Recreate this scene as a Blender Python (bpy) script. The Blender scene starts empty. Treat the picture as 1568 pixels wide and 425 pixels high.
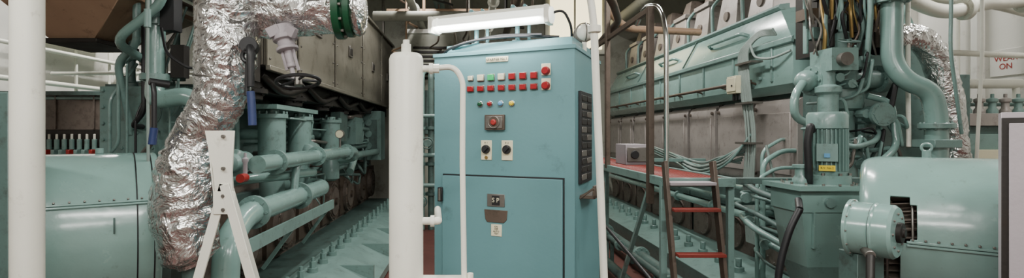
import bpy, math, random
from mathutils import Vector, Matrix, noise
random.seed(7)
V=Vector
# ------------------------------------------------------------------ materials
def lin(c):
    return tuple(((x/255)/12.92 if x/255<=.04045 else ((x/255+.055)/1.055)**2.4) for x in c)
def mat(name,rgb,rough=.45,metal=0.,var=.14,scale=5.,bump=.08,bscale=60.,grime=0.,gcol=(45,34,24),emit=0.,coat=0.):
    m=bpy.data.materials.new(name); m.use_nodes=True
    nt=m.node_tree; N=nt.nodes; L=nt.links; b=N['Principled BSDF']
    c=lin(rgb)
    tc=N.new('ShaderNodeTexCoord')
    n1=N.new('ShaderNodeTexNoise'); n1.inputs['Scale'].default_value=scale; n1.inputs['Detail'].default_value=6
    L.new(tc.outputs['Object'],n1.inputs['Vector'])
    mx=N.new('ShaderNodeMix'); mx.data_type='RGBA'
    mx.inputs[6].default_value=(*[x*(1-var*1.6) for x in c],1); mx.inputs[7].default_value=(*[min(1,x*(1+var*1.6)) for x in c],1)
    L.new(n1.outputs['Fac'],mx.inputs[0]); out=mx.outputs[2]
    if grime>0:
        n2=N.new('ShaderNodeTexNoise'); n2.inputs['Scale'].default_value=scale*2.3; n2.inputs['Detail'].default_value=10; n2.inputs['Roughness'].default_value=.75
        L.new(tc.outputs['Object'],n2.inputs['Vector'])
        cr=N.new('ShaderNodeValToRGB'); cr.color_ramp.elements[0].position=.62-.22*grime; cr.color_ramp.elements[1].position=.78-.1*grime
        cr.color_ramp.elements[1].color=(min(1,.45+.5*grime),)*3+(1,)
        L.new(n2.outputs['Fac'],cr.inputs[0])
        m2=N.new('ShaderNodeMix'); m2.data_type='RGBA'; L.new(cr.outputs[0],m2.inputs[0]); L.new(out,m2.inputs[6]); m2.inputs[7].default_value=(*lin(gcol),1)
        out=m2.outputs[2]
    L.new(out,b.inputs['Base Color'])
    mr=N.new('ShaderNodeMapRange'); mr.inputs['To Min'].default_value=max(.03,rough-.12); mr.inputs['To Max'].default_value=min(1,rough+.15)
    L.new(n1.outputs['Fac'],mr.inputs['Value']); L.new(mr.outputs[0],b.inputs['Roughness'])
    b.inputs['Metallic'].default_value=metal
    if coat: b.inputs['Coat Weight'].default_value=coat; b.inputs['Coat Roughness'].default_value=.15
    if bump:
        n3=N.new('ShaderNodeTexNoise'); n3.inputs['Scale'].default_value=bscale; n3.inputs['Detail'].default_value=3
        L.new(tc.outputs['Object'],n3.inputs['Vector'])
        bp=N.new('ShaderNodeBump'); bp.inputs['Strength'].default_value=bump; bp.inputs['Distance'].default_value=.01
        L.new(n3.outputs['Fac'],bp.inputs['Height']); L.new(bp.outputs[0],b.inputs['Normal'])
    if emit:
        b.inputs['Emission Color'].default_value=(*c,1); b.inputs['Emission Strength'].default_value=emit
    return m
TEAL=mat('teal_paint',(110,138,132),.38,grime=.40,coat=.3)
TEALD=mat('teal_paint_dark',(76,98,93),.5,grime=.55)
TEALG=mat('teal_gloss',(120,151,144),.22,bump=.12,bscale=25,coat=.6,var=.1,grime=.15)
CAB=mat('cabinet_enamel',(94,138,142),.4,var=.06,scale=2,bump=.04,grime=.08,coat=.2)
PINK=mat('primer_grey',(156,149,144),.42,metal=.3,grime=.4,gcol=(74,60,52))
PINKD=mat('primer_grey_dark',(104,94,86),.55,metal=.1,grime=.6)
DUCT=mat('heat_shield_sheet',(128,124,112),.42,metal=.45,grime=.5,gcol=(60,48,38),scale=1.6)
WHT=mat('white_paint',(220,219,206),.38,var=.07,bump=.05,grime=.18,gcol=(120,105,80))
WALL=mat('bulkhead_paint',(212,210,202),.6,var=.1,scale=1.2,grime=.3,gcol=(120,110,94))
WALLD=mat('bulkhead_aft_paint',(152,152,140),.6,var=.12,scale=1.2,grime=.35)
BLK=mat('black_rubber',(22,22,24),.5,var=.2)
DRK=mat('oily_dark_steel',(36,33,30),.5,metal=.3,grime=.4)
STEEL=mat('dull_steel',(120,116,110),.4,metal=.7,grime=.3)
CHR=mat('bright_steel',(205,205,200),.18,metal=1.,var=.05,bump=.02)
RUST=mat('brown_steel',(88,76,66),.5,metal=.3,grime=.5)
TAN=mat('tan_sheet',(158,130,106),.5,metal=.1,grime=.35)
BRASS=mat('brass',(160,134,84),.35,metal=.8)
RED=mat('red_paint',(150,36,32),.45,grime=.2)
REDP=mat('red_lamp',(140,14,22),.3,var=.05,bump=0)
REDG=mat('red_grating_paint',(122,46,38),.5,grime=.4)
GRN=mat('green_paint',(16,74,46),.35,grime=.2)
GRNL=mat('green_lamp',(30,160,90),.3,bump=0,emit=.2)
CRM=mat('cream_plastic',(214,208,178),.4,var=.05,bump=0)
YEL=mat('yellow_label',(225,195,40),.4,var=.05,bump=0)
BLU=mat('blue_grip',(36,50,92),.4)
BLUL=mat('blue_plate',(90,150,190),.4,bump=0)
GRY=mat('grey_cabinet_paint',(160,152,156),.45,var=.06,grime=.1)
CABLE=mat('grey_cable',(126,140,134),.5,grime=.35)
FLOOR=mat('deck_paint',(84,44,38),.5,grime=.6,scale=2)
CEIL=mat('deckhead_paint',(116,110,98),.7,grime=.5,scale=1.5)
LAMP=mat('lamp_diffuser',(250,252,240),.4,var=0,bump=0,emit=5.)
LAMPV=mat('lamp_cover',(245,248,238),.3,var=.02,bump=0,emit=1.4)
LAMPW=mat('warm_skylight',(255,240,190),.4,var=0,bump=0,emit=3.)
# foil
def foilmat():
    m=bpy.data.materials.new('aluminium_foil_lagging'); m.use_nodes=True
    nt=m.node_tree;N=nt.nodes;L=nt.links;b=N['Principled BSDF']
    tc=N.new('ShaderNodeTexCoord')
    b.inputs['Metallic'].default_value=.95
    no=N.new('ShaderNodeTexNoise'); no.inputs['Scale'].default_value=6; no.inputs['Detail'].default_value=4; no.inputs['Distortion'].default_value=1.
    L.new(tc.outputs['Object'],no.inputs['Vector'])
    cr=N.new('ShaderNodeValToRGB'); cr.color_ramp.elements[0].color=(.54,.53,.51,1);cr.color_ramp.elements[1].color=(.80,.80,.79,1)
    cr.color_ramp.elements[0].position=.35;cr.color_ramp.elements[1].position=.6
    L.new(no.outputs['Fac'],cr.inputs[0]);L.new(cr.outputs[0],b.inputs['Base Color'])
    mm=N.new('ShaderNodeVectorMath'); mm.operation='MULTIPLY_ADD'; mm.inputs[1].default_value=(.3,.3,.3)
    L.new(no.outputs['Color'],mm.inputs[0]); L.new(tc.outputs['Object'],mm.inputs[2])
    hs=[]
    for sc in (13,34):
        vo=N.new('ShaderNodeTexVoronoi'); vo.feature='F1'; vo.inputs['Scale'].default_value=sc
        L.new(mm.outputs[0],vo.inputs['Vector']); hs.append(vo)
    ad=N.new('ShaderNodeMath'); ad.operation='MULTIPLY_ADD'; ad.inputs[1].default_value=.4
    L.new(hs[1].outputs['Distance'],ad.inputs[0]); L.new(hs[0].outputs['Distance'],ad.inputs[2])
    bp=N.new('ShaderNodeBump'); bp.inputs['Strength'].default_value=.6; bp.inputs['Distance'].default_value=.018
    L.new(ad.outputs[0],bp.inputs['Height']); L.new(bp.outputs[0],b.inputs['Normal'])
    b.inputs['Roughness'].default_value=.2
    return m
FOIL=foilmat()
# ------------------------------------------------------------------ mesh builder
def frame(d):
    d=V(d).normalized()
    a=V((0,0,1)) if abs(d.z)<.9 else V((1,0,0))
    x=a.cross(d).normalized(); y=d.cross(x).normalized()
    return x,y,d
def rnd(pts,rad,n=5):
    pts=[V(p) for p in pts]; out=[pts[0]]
    for i in range(1,len(pts)-1):
        a,b,c=pts[i-1],pts[i],pts[i+1]
        r=min(rad,(a-b).length*.48,(c-b).length*.48)
        p=b+(a-b).normalized()*r; q=b+(c-b).normalized()*r
        for k in range(n+1):
            t=k/n; out.append(p*(1-t)**2+b*2*t*(1-t)+q*t*t)
    out.append(pts[-1]); return out
class B:
    def __init__(s,name,M=None):
        s.name=name;s.v=[];s.f=[];s.m=[];s.mats=[];s.M=M or Matrix()
    def mi(s,m):
        if m not in s.mats:s.mats.append(m)
        return s.mats.index(m)
    def add(s,vs,fs,m):
        o=len(s.v); s.v+= [s.M@V(x) for x in vs]; k=s.mi(m)
        for f in fs: s.f.append([o+i for i in f]); s.m.append(k)
    def box(s,a,b,m):
        x0,x1=sorted((a[0],b[0]));y0,y1=sorted((a[1],b[1]));z0,z1=sorted((a[2],b[2]))
        s.add([(x0,y0,z0),(x1,y0,z0),(x1,y1,z0),(x0,y1,z0),(x0,y0,z1),(x1,y0,z1),(x1,y1,z1),(x0,y1,z1)],
              [(0,3,2,1),(4,5,6,7),(0,1,5,4),(1,2,6,5),(2,3,7,6),(3,0,4,7)],m)
    def bar(s,p,q,w,h,m,up=(0,0,1)):
        p=V(p);q=V(q);d=(q-p).normalized();u=V(up)
        if abs(d.dot(u))>.95:u=V((0,1,0))
        x=d.cross(u).normalized();y=x.cross(d).normalized()
        vs=[]
        for c in(p,q):
            for sx,sy in((-1,-1),(1,-1),(1,1),(-1,1)): vs.append(c+x*sx*w/2+y*sy*h/2)
        s.add(vs,[(3,2,1,0),(4,5,6,7),(0,1,5,4),(1,2,6,5),(2,3,7,6),(3,0,4,7)],m)
    def lathe(s,p,d,prof,m,seg=24):
        x,y,d=frame(d);p=V(p);vs=[];fs=[]
        for r,t in prof:
            for i in range(seg):
                a=2*math.pi*i/seg; vs.append(p+d*t+(x*math.cos(a)+y*math.sin(a))*r)
        n=len(prof)
        for j in range(n-1):
            for i in range(seg):
                k=(i+1)%seg; fs.append((j*seg+i,j*seg+k,(j+1)*seg+k,(j+1)*seg+i))
        fs.append(tuple(range(seg))[::-1]); fs.append(tuple((n-1)*seg+i for i in range(seg)))
        s.add(vs,fs,m)
    def cyl(s,p,q,r,m,seg=20,r2=None):
        p=V(p);q=V(q); s.lathe(p,q-p,[(r,0),(r2 if r2 is not None else r,(q-p).length)],m,seg)
    def tube(s,pts,r,m,rad=.06,seg=12,n=5):
        pts=rnd(pts,rad,n) if rad else [V(p) for p in pts]
        N=len(pts); rs=r if isinstance(r,(list,tuple)) else [r]*N
        vs=[];fs=[]; t=(pts[1]-pts[0]).normalized(); x,y,_=frame(t)
        for i,p in enumerate(pts):
            if i==0:t2=(pts[1]-pts[0])
            elif i==N-1:t2=pts[-1]-pts[-2]
            else:t2=(pts[i+1]-pts[i]).normalized()+(pts[i]-pts[i-1]).normalized()
            t2.normalize(); q=t.rotation_difference(t2); x=q@x;t=t2;y=t.cross(x).normalized();x=y.cross(t).normalized()
            for k in range(seg):
                a=2*math.pi*k/seg; vs.append(p+(x*math.cos(a)+y*math.sin(a))*rs[i])
        for j in range(N-1):
            for i in range(seg):
                k=(i+1)%seg; fs.append((j*seg+i,j*seg+k,(j+1)*seg+k,(j+1)*seg+i))
        fs.append(tuple(range(seg))[::-1]); fs.append(tuple((N-1)*seg+i for i in range(seg)))
        s.add(vs,fs,m)
    def bolts(s,p,d,R,n,rb,h,m,a0=0):
        x,y,d=frame(d);p=V(p)
        for i in range(n):
            a=2*math.pi*i/n+a0; c=p+(x*math.cos(a)+y*math.sin(a))*R
            s.cyl(c,c+d*h,rb,m,6)
    def flange(s,p,d,r,t,m,nb=8,bm=None):
        d=V(d).normalized();p=V(p); s.cyl(p-d*t/2,p+d*t/2,r,m,24)
        if nb: s.bolts(p-d*(t/2+r*.08),d,r*.8,nb,r*.1,t+r*.16,bm or m)
    def torus(s,p,d,R,r,m,seg=28,ss=8,a0=0,a1=2*math.pi):
        x,y,d=frame(d);p=V(p); full=abs(a1-a0-2*math.pi)<1e-3
        n=seg if full else seg+1; vs=[];fs=[]
        for i in range(n):
            a=a0+(a1-a0)*i/seg; e=x*math.cos(a)+y*math.sin(a)
            for k in range(ss):
                b=2*math.pi*k/ss; vs.append(p+e*(R+r*math.cos(b))+d*r*math.sin(b))
        for i in range(seg):
            j=(i+1)%n
            for k in range(ss):
                l=(k+1)%ss; fs.append((i*ss+k,j*ss+k,j*ss+l,i*ss+l))
        s.add(vs,fs,m)
    def sphere(s,p,r,m,seg=20,sc=(1,1,1)):
        vs=[];fs=[];n=seg//2;p=V(p)
        for j in range(n+1):
            a=math.pi*j/n
            for i in range(seg):
                b=2*math.pi*i/seg; vs.append(p+V((math.sin(a)*math.cos(b)*r*sc[0],math.sin(a)*math.sin(b)*r*sc[1],math.cos(a)*r*sc[2])))
        for j in range(n):
            for i in range(seg):
                k=(i+1)%seg; fs.append((j*seg+i,(j+1)*seg+i,(j+1)*seg+k,j*seg+k))
        s.add(vs,fs,m)
    def prism(s,poly,y0,y1,m):
        n=len(poly); y0=y0 if isinstance(y0,list) else [y0]*n; y1=y1 if isinstance(y1,list) else [y1]*n
        vs=[(x,y0[i],z) for i,(x,z) in enumerate(poly)]+[(x,y1[i],z) for i,(x,z) in enumerate(poly)]
        fs=[tuple(range(n)),tuple(range(2*n-1,n-1,-1))]+[(i,i+n,(i+1)%n+n,(i+1)%n) for i in range(n)]
        s.add(vs,fs,m)
    def motor(s,p,d,r,L,m,fins=26):
        x,y,d=frame(d);p=V(p)
        s.lathe(p,d,[(r*.95,0),(r*.98,L*.06),(r*.82,L*.08),(r*.82,L*.72),(r,L*.74),(r,L*.95),(r*.9,L),(r*.3,L)],m)
        for i in range(fins):
            a=2*math.pi*i/fins;e=x*math.cos(a)+y*math.sin(a)
            s.bar(p+e*r*.9+d*L*.07,p+e*r*.9+d*L*.73,r*.05,r*.2,m,up=e)
    def wheel(s,p,d,R,m,hub=None):
        x,y,d=frame(d);p=V(p); s.torus(p,d,R,R*.09,m)
        for i in range(5):
            a=2*math.pi*i/5;e=x*math.cos(a)+y*math.sin(a); s.bar(p-d*.01,p+e*R,R*.12,R*.1,m,up=d)
        s.cyl(p-d*R*.2,p+d*R*.2,R*.2,hub or m,12)
    def finish(s,bevel=.004,smooth=38):
        me=bpy.data.meshes.new(s.name); 
        xs=[v.x for v in s.v];ys=[v.y for v in s.v];zs=[v.z for v in s.v]
        o=V(((min(xs)+max(xs))/2,(min(ys)+max(ys))/2,min(zs)))
        me.from_pydata([tuple(v-o) for v in s.v],[],s.f)
        for m in s.mats: me.materials.append(m)
        me.polygons.foreach_set('material_index',s.m); me.update()
        import bmesh
        bm=bmesh.new();bm.from_mesh(me);bmesh.ops.recalc_face_normals(bm,faces=bm.faces);bm.to_mesh(me);bm.free()
        me.polygons.foreach_set('use_smooth',[True]*len(me.polygons)); me.set_sharp_from_angle(angle=math.radians(smooth))
        ob=bpy.data.objects.new(s.name,me); bpy.context.scene.collection.objects.link(ob); ob.location=o
        if bevel:
            md=ob.modifiers.new('bevel','BEVEL');md.width=bevel;md.segments=1;md.limit_method='ANGLE';md.angle_limit=math.radians(50)
        s.ob=ob; return ob
def text(parent,name,body,M,size,m):
    cu=bpy.data.curves.new(name,'FONT');cu.body=body;cu.size=size;cu.align_x='CENTER';cu.align_y='CENTER';cu.extrude=.0006
    cu.materials.append(m); ob=bpy.data.objects.new(name,cu);bpy.context.scene.collection.objects.link(ob)
    ob.parent=parent; ob.matrix_parent_inverse=Matrix.Translation(-parent.location); ob.matrix_basis=M
# ------------------------------------------------------------------ room
def slab(name,a,b,m):
    o=B(name);o.box(a,b,m);return o.finish(0)
slab('floor',(-6.2,-2.7,-.1),(6.2,11.2,0),FLOOR)
slab('ceiling',(-6.2,-2.7,4.7),(6.2,11.2,4.8),CEIL)
slab('wall_left',(-6.2,-2.7,0),(-6,11.2,4.7),WALL)
slab('wall_right',(6,-2.7,0),(6.2,11.2,4.7),WALL)
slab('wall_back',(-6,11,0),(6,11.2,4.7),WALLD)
slab('wall_front',(-6,-2.7,0),(6,-2.5,4.7),WALL)
o=B('ceiling_beams')
for y in [-1,1,3,5,6.5,8,9.5]:
    o.box((-6,y-.05,4.4),(6,y+.05,4.7),CEIL); o.box((-6,y-.12,4.37),(6,y+.12,4.4),CEIL)
o.finish()
o=B('window_1')
o.box((1.6,10.9,3.3),(2.9,11.0,4.6),WHT); o.box((1.7,10.88,3.4),(2.8,10.9,4.5),LAMPW)
for x in(2.2,): o.box((x,10.85,3.4),(x+.04,10.89,4.5),WHT)
o.finish()
# ------------------------------------------------------------------ main starter cabinet
ang=math.atan2(-.3,.651); MC=Matrix.Translation((-.182,2.6,0))@Matrix.Rotation(ang,4,'Z')
c=B('control_cabinet',MC); W=.717;D=.594
c.box((0,0,.1),(W,D,2.0),CAB); c.box((.02,.03,0),(W-.02,D-.03,.1),BLK)
c.box((-.006,-.006,1.985),(W+.006,D+.006,2.004),CAB)
c.box((.03,.08,2.0),(W-.03,.5,2.055),CAB)
c.box((.05,-.004,.14),(.672,0,1.402),BLK)
c.box((.056,-.02,.15),(.665,-.002,1.394),CAB)
for z in(.4,1.3): c.box((.036,-.034,z-.035),(.06,-.002,z+.035),BLK); c.cyl((.048,-.036,z-.03),(.048,-.036,z+.03),.007,STEEL,8)
c.cyl((.63,-.02,.8),(.63,-.035,.8),.018,BLK,16)
def sq(s,z,m,w=.032,h=.03):
    c.box((s-w/2-.004,-.004,z-h/2-.004),(s+w/2+.004,0,z+h/2+.004),STEEL)
    c.box((s-w/2,-.016,z-h/2),(s+w/2,-.003,z+h/2),m)
S=[.204+.054*i for i in range(7)]
for s_,m in zip(S,[CRM,CRM,GRNL,CRM,REDP,REDP,REDP]): sq(s_,1.872,m,*((.022,.02) if s_<.21 else (.03,.028)))
for s_ in S: sq(s_,1.82,REDP,.03,.024)
for z in(1.89,1.822):
    c.box((.563,-.003,z-.02),(.607,0,z+.034),CRM); c.lathe((.585,0,z),(0,-1,0),[(.02,0),(.02,.012),(.016,.02),(.016,.026)],REDP)
for s_,m in zip([.255,.306,.362,.418],[GRN,REDP,BLUL,YEL]):
    c.cyl((s_,0,1.745),(s_,-.008,1.745),.015,CHR,16); c.lathe((s_,0,1.745),(0,-1,0),[(.011,.008),(.011,.016),(.006,.02)],m,14)
c.box((.285,-.004,1.945),(.4,0,1.97),CRM)
c.box((.285,-.02,1.62),(.385,0,1.692),RUST);c.box((.292,-.024,1.627),(.378,-.019,1.685),STEEL)
c.lathe((.335,0,1.656),(0,-1,0),[(.03,.02),(.03,.026),(.028,.028)],RUST);c.lathe((.335,0,1.656),(0,-1,0),[(.014,.026),(.014,.034),(.011,.038)],RED)
c.torus((.335,-.026,1.656),(0,1,0),.027,.003,STEEL)
for s_ in(.288,.395):
    c.box((s_-.028,-.005,1.475),(s_+.028,0,1.57),CRM); c.cyl((s_,0,1.527),(s_,-.018,1.527),.021,BLK,18); c.bar((s_-.012,-.022,1.515),(s_+.012,-.022,1.54),.01,.014,BLK)
c.lathe((.288,0,1.487),(0,-1,0),[(.009,0),(.009,.008)],BRASS,12)
c.box((.345-.045,-.024,1.255),(.345+.045,-.02,1.315),STEEL);c.box((.345-.02,-.026,1.262),(.345+.02,-.023,1.308),BLK)
c.prism([(.285,1.24),(.405,1.24),(.4,1.195),(.385,1.18),(.3,1.18),(.29,1.195)],-.024,-.02,RUST)
c.box((.32,-.023,1.115),(.375,-.02,1.172),CRM)
# side tag board + shelf
c.box((W,.07,1.37),(W+.014,.315,1.80),BLK)
for i in range(11):
    for j in range(2): c.box((W+.013,.085+j*.115,1.385+i*.037),(W+.017,.185+j*.115,1.412+i*.037),DRK if (i+j)%3 else STEEL)
c.box((W,.1,1.30),(W+.07,.36,1.315),RUST);c.box((W+.06,.1,1.3),(W+.07,.36,1.36),RUST);c.bar((W,.1,1.3),(W+.065,.1,1.35),.01,.01,RUST)
cab=c.finish()
def face(s,z,off=-.006): return MC@Matrix.Translation((s,off,z))@Matrix.Rotation(math.pi/2,4,'X')
text(cab,'title_text','STARTER No.1',face(.342,1.957),.017,BLK)
text(cab,'logo_text','S P',face(.345,1.286,-.027),.03,CRM)
text(cab,'label_text','ON\nOFF\nAUTO\nTEST',face(.347,1.144,-.0235),.011,BLK)
for i,(s_,t) in enumerate([(.288,'1'),(.395,'2')]): text(cab,'mark_%d'%i,'0  '+t,face(s_,1.558),.011,BLK)
# lamp over cabinet
l=B('fluorescent_lamp',MC)
l.lathe((-.01,.0,2.145),(1,0,0),[(.026,0),(.038,.004),(.038,.03),(.041,.03),(.041,.04),(.036,.042),(.036,.59),(.041,.592),(.041,.602),(.038,.602),(.038,.625),(.026,.63)],LAMPV,24)
l.box((-.0,-.018,2.172),(.60,.045,2.192),WHT)
for x in(-.015,.585): l.box((x,-.043,2.105),(x+.022,.045,2.187),WHT)
for x in(.19,.41):
    l.tube([(x,.1,2.05),(x,.1,2.20),(x,.03,2.21)],.011,CAB,.04); l.box((x-.02,.08,2.053),(x+.02,.13,2.06),CAB)
    l.tube([(x+.06,.1,2.05),(x+.06,.1,2.20),(x+.06,.03,2.21)],.008,CAB,.04)
l.tube([(.6,.0,2.15),(.66,.02,2.17),(.69,.05,2.1),(.68,.1,2.05)],.006,BLK,.04)
l.finish(.002)
l=B('bulkhead_lamp');l.cyl((.575,2.58,2.004),(.575,2.58,2.07),.012,WHT,10);l.sphere((.575,2.57,2.11),.042,WHT);l.cyl((.575,2.6,2.11),(.575,2.64,2.11),.046,STEEL)
l.torus((.575,2.57,2.11),(0,1,0),.046,.003,STEEL);l.torus((.575,2.57,2.11),(1,0,0),.046,.003,STEEL);l.finish(.002)
l=B('power_cable',MC); l.tube([(-.02,.3,1.2),(-.03,.3,1.95),(.0,.05,2.02),(.2,.02,2.065),(.45,.04,2.07),(.62,.1,2.06)],.007,BLK,.1)
l.tube([(-.02,.25,1.6),(-.03,.25,1.98),(.05,.06,2.04),(.3,.05,2.085),(.55,.05,2.07)],.006,BLK,.1);l.finish(0)
# ------------------------------------------------------------------ white header tank + pipe
t=B('header_tank')
t.lathe((-.2375,1.9,.5),(0,0,1),[(.04,0),(.063,.02),(.063,1.375),(.058,1.39),(.05,1.397),(.018,1.398),(.018,1.432),(.012,1.434),(.012,1.448)],WHT,32)
t.cyl((-.2375,1.9,0),(-.2375,1.9,.52),.03,WHT);t.flange((-.2375,1.9,.012),(0,0,1),.08,.024,WHT,6)
t.cyl((-.178,1.9,1.842),(-.15,1.9,1.842),.012,WHT);t.flange((-.145,1.9,1.842),(1,0,0),.02,.014,WHT,0);t.cyl((-.138,1.9,1.842),(-.115,1.9,1.842),.017,WHT,8)
t.tube([(-.12,1.9,1.845),(-.06,1.9,1.85),(-.027,1.9,1.80),(-.029,1.9,1.5),(-.022,1.9,1.04)],.0105,WHT,.06)
t.cyl((-.178,1.9,1.278),(-.145,1.9,1.278),.014,WHT);t.flange((-.14,1.9,1.278),(1,0,0),.021,.014,WHT,0);t.tube([(-.14,1.9,1.278),(-.118,1.9,1.278),(-.14,2.2,1.278)],.014,WHT,.02)
t.box((-.28,1.86,1.03),(0,1.94,1.068),WHT);t.cyl((-.0,1.9,1.04),(-.0,1.9,1.085),.012,WHT,8);t.box((-.05,1.87,1.0),(-.01,1.93,1.05),WHT)
t.finish(.002)
p=B('white_pipe'); p.tube([(.615,2.2,0),(.53,2.2,2.1),(.51,2.22,2.25),(.45,2.6,2.9),(.45,2.7,4.7)],.0165,WHT,.1); p.flange((.533,2.2,2.05),(-.03,0,1),.028,.03,WHT,0);p.flange((.613,2.2,.012),(0,0,1),.05,.02,WHT,4);p.finish(.002)
# ------------------------------------------------------------------ white post + panel (far left)
p=B('white_post');p.cyl((-1.73,2,0),(-1.73,2,4.7),.055,WHT,32);p.flange((-1.73,2,.015),(0,0,1),.1,.03,WHT,6);p.finish()
p=B('switch_panel');p.box((-2.5,2.2,0),(-1.985,2.24,1.78),TEALD)
for z in(.4,.9,1.4):p.box((-2.45,2.19,z),(-2.03,2.2,z+.35),TEAL)
p.finish()
# ------------------------------------------------------------------ foil lagged pipes
def foil(name,pts,rads,seg=72,step=.007,amp=.014,extra=None,bands=()):
    b=B(name); P=rnd(pts,.14,8)
    cum=[0]
    for i in range(1,len(P)):cum.append(cum[-1]+(P[i]-P[i-1]).length)
    T=cum[-1];n=int(T/step);Q=[];R=[]
    pc=[0];PP=[V(q) for q in pts]
    for i in range(1,len(PP)):pc.append(pc[-1]+(PP[i]-PP[i-1]).length)
    for k in range(n+1):
        s=T*k/n
        for i in range(len(P)-1):
            if s<=cum[i+1]+1e-9:break
        u=(s-cum[i])/max(1e-9,cum[i+1]-cum[i]);Q.append(P[i].lerp(P[i+1],u))
        s2=s/T*pc[-1]
        for i in range(len(pc)-1):
            if s2<=pc[i+1]+1e-9:break
        u=(s2-pc[i])/(pc[i+1]-pc[i]);u=u*u*(3-2*u);R.append(rads[i]*(1-u)+rads[i+1]*u)
    vi=len(b.v); b.tube(Q,R,FOIL,0,seg)
    def rg(v): return 1-2*abs(noise.noise(v))
    for j in range(len(Q)):
        for k in range(seg):
            idx=vi+j*seg+k; v=b.v[idx]; d=(v-Q[j])
            if d.length<1e-6:continue
            dn=d.normalized(); wv=V((noise.noise(v*7),noise.noise(v*7+V((5,0,0))),noise.noise(v*7+V((0,9,0)))))*.09
            w=v+wv
            f=noise.noise(v*5)*.9+rg(V((w.x*9,w.y*9,w.z*15)))*.8+rg(V((w.x*22,w.y*22,w.z*26)))*.4
            b.v[idx]=v+dn*f*amp
    if extra: extra(b)
    ob=b.finish(0,60); return ob
def ex1(b):
    b.lathe((-.70,2.7,2.25),(1,0,0),[(.11,0),(.15,.0),(.15,.035),(.12,.04),(.12,.055),(.14,.058),(.14,.085),(.11,.09)],GRN,36)
    b.bolts((-.70,2.7,2.25),(1,0,0),.137,12,.008,.05,STEEL)
    b.torus((-.59,2.7,2.25),(1,0,0),.105,.03,FOIL);b.sphere((-.59,2.7,2.25),.115,FOIL,24,(.35,1,1))
    for z,x,r in((2.1,-1.235,.142),(1.88,-1.255,.135)): b.torus((x,2.6,z),(.1,0,1),r+.004,.003,STEEL)
    b.torus((-1.36,2.6,1.635),(.6,0,.75),.105,.004,STEEL)
foil('foil_lagged_exhaust_pipe',[(-1.2,2.6,4.0),(-1.21,2.6,2.6),(-1.24,2.6,1.98),(-1.265,2.6,1.76),(-1.39,2.6,1.60),(-1.44,2.6,1.42),(-1.455,2.6,1.18),(-1.42,2.6,.99),(-1.40,2.6,.93)],[.14,.145,.138,.115,.10,.142,.152,.125,.06],extra=ex1,amp=.014)
foil('foil_lagged_branch_pipe',[(-1.25,2.7,2.24),(-1.1,2.7,2.245),(-.9,2.7,2.26),(-.70,2.7,2.25)],[.12,.125,.13,.115],amp=.013)
p=B('pipe_support_leg');p.cyl((-1.42,2.6,0),(-1.42,2.6,.98),.04,TEALD);p.flange((-1.42,2.6,.012),(0,0,1),.09,.024,TEALD,4);p.finish()
g=B('gate_valve')
g.lathe((-.96,2.62,2.15),(.25,-.1,-1),[(.05,0),(.05,.05),(.062,.05),(.062,.075),(.045,.08),(.04,.11),(.055,.115),(.055,.13),(.022,.135),(.018,.2),(.024,.2),(.024,.22),(.012,.225),(.012,.29)],GRY,20)
for sx in(-.03,.03): g.bar((-.93+sx,2.6,2.03),(-.895+sx,2.585,1.92),.01,.014,GRY)
for sx in(-1,1): g.bar((-.945+sx*.02,2.58,2.13),(-.945+sx*.07,2.56,2.10),.03,.05,GRY)
g.wheel((-.87,2.59,1.865),(.12,-.2,-1),.105,BLK,STEEL); g.finish(.002)
g=B('lever_valve'); g.tube([(-1.06,2.46,2.02),(-1.03,2.4,2.0),(-1.03,2.4,1.82)],.018,BLK,.04); g.tube([(-1.03,2.4,1.80),(-1.025,2.4,1.75),(-1.02,2.4,1.64)],.019,BLU,.03)
g.cyl((-1.07,2.5,2.02),(-1.05,2.42,2.02),.04,BLK);g.torus((-1.05,2.42,1.97),(0.2,1,0),.03,.01,BLK);g.tube([(-1.06,2.44,1.95),(-1.06,2.43,1.78)],.012,BLK,0);g.finish(.002)
g=B('blue_lever');g.tube([(-1.52,2.45,1.85),(-1.50,2.43,1.80),(-1.50,2.43,1.62)],.012,BLK,.02);g.tube([(-1.5,2.43,1.63),(-1.51,2.43,1.55)],.018,BLU,0);g.cyl((-1.47,2.5,1.84),(-1.53,2.44,1.85),.018,BLK);g.finish(.002)
# ------------------------------------------------------------------ A-frame
a=B('a_frame_stand');Y=2.25
a.prism([(-1.165,1.615),(-1.035,1.615),(-1.045,1.43),(-1.035,1.28),(-1.115,1.28),(-1.13,1.45)],Y-.006,Y+.006,WHT)
a.bar((-1.155,Y+.03,1.615),(-1.12,Y+.03,1.3),.008,.07,WHT,up=(0,1,0))
a.bar((-1.08,Y,1.38),(-1.466,Y,0),.042,.012,WHT,up=(0,1,0)); a.bar((-1.075,Y-.01,1.38),(-.685,Y-.01,0),.042,.012,WHT,up=(0,1,0))
a.bar((-1.092,Y+.03,1.36),(-1.478,Y+.03,0),.008,.05,WHT,up=(0,1,0)); a.bar((-1.062,Y+.02,1.36),(-.672,Y+.02,0),.008,.05,WHT,up=(0,1,0))
a.box((-1.53,Y-.05,0),(-1.4,Y+.07,.015),WHT);a.box((-.75,Y-.05,0),(-.62,Y+.07,.015),WHT)
a.box((-1.125,Y-.012,1.25),(-1.03,Y-.006,1.35),WHT)
for z in(1.59,1.45,1.33,1.27):a.cyl((-1.08,Y-.02,z),(-1.08,Y+.01,z),.009,STEEL,6)
a.finish(.002)
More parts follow.
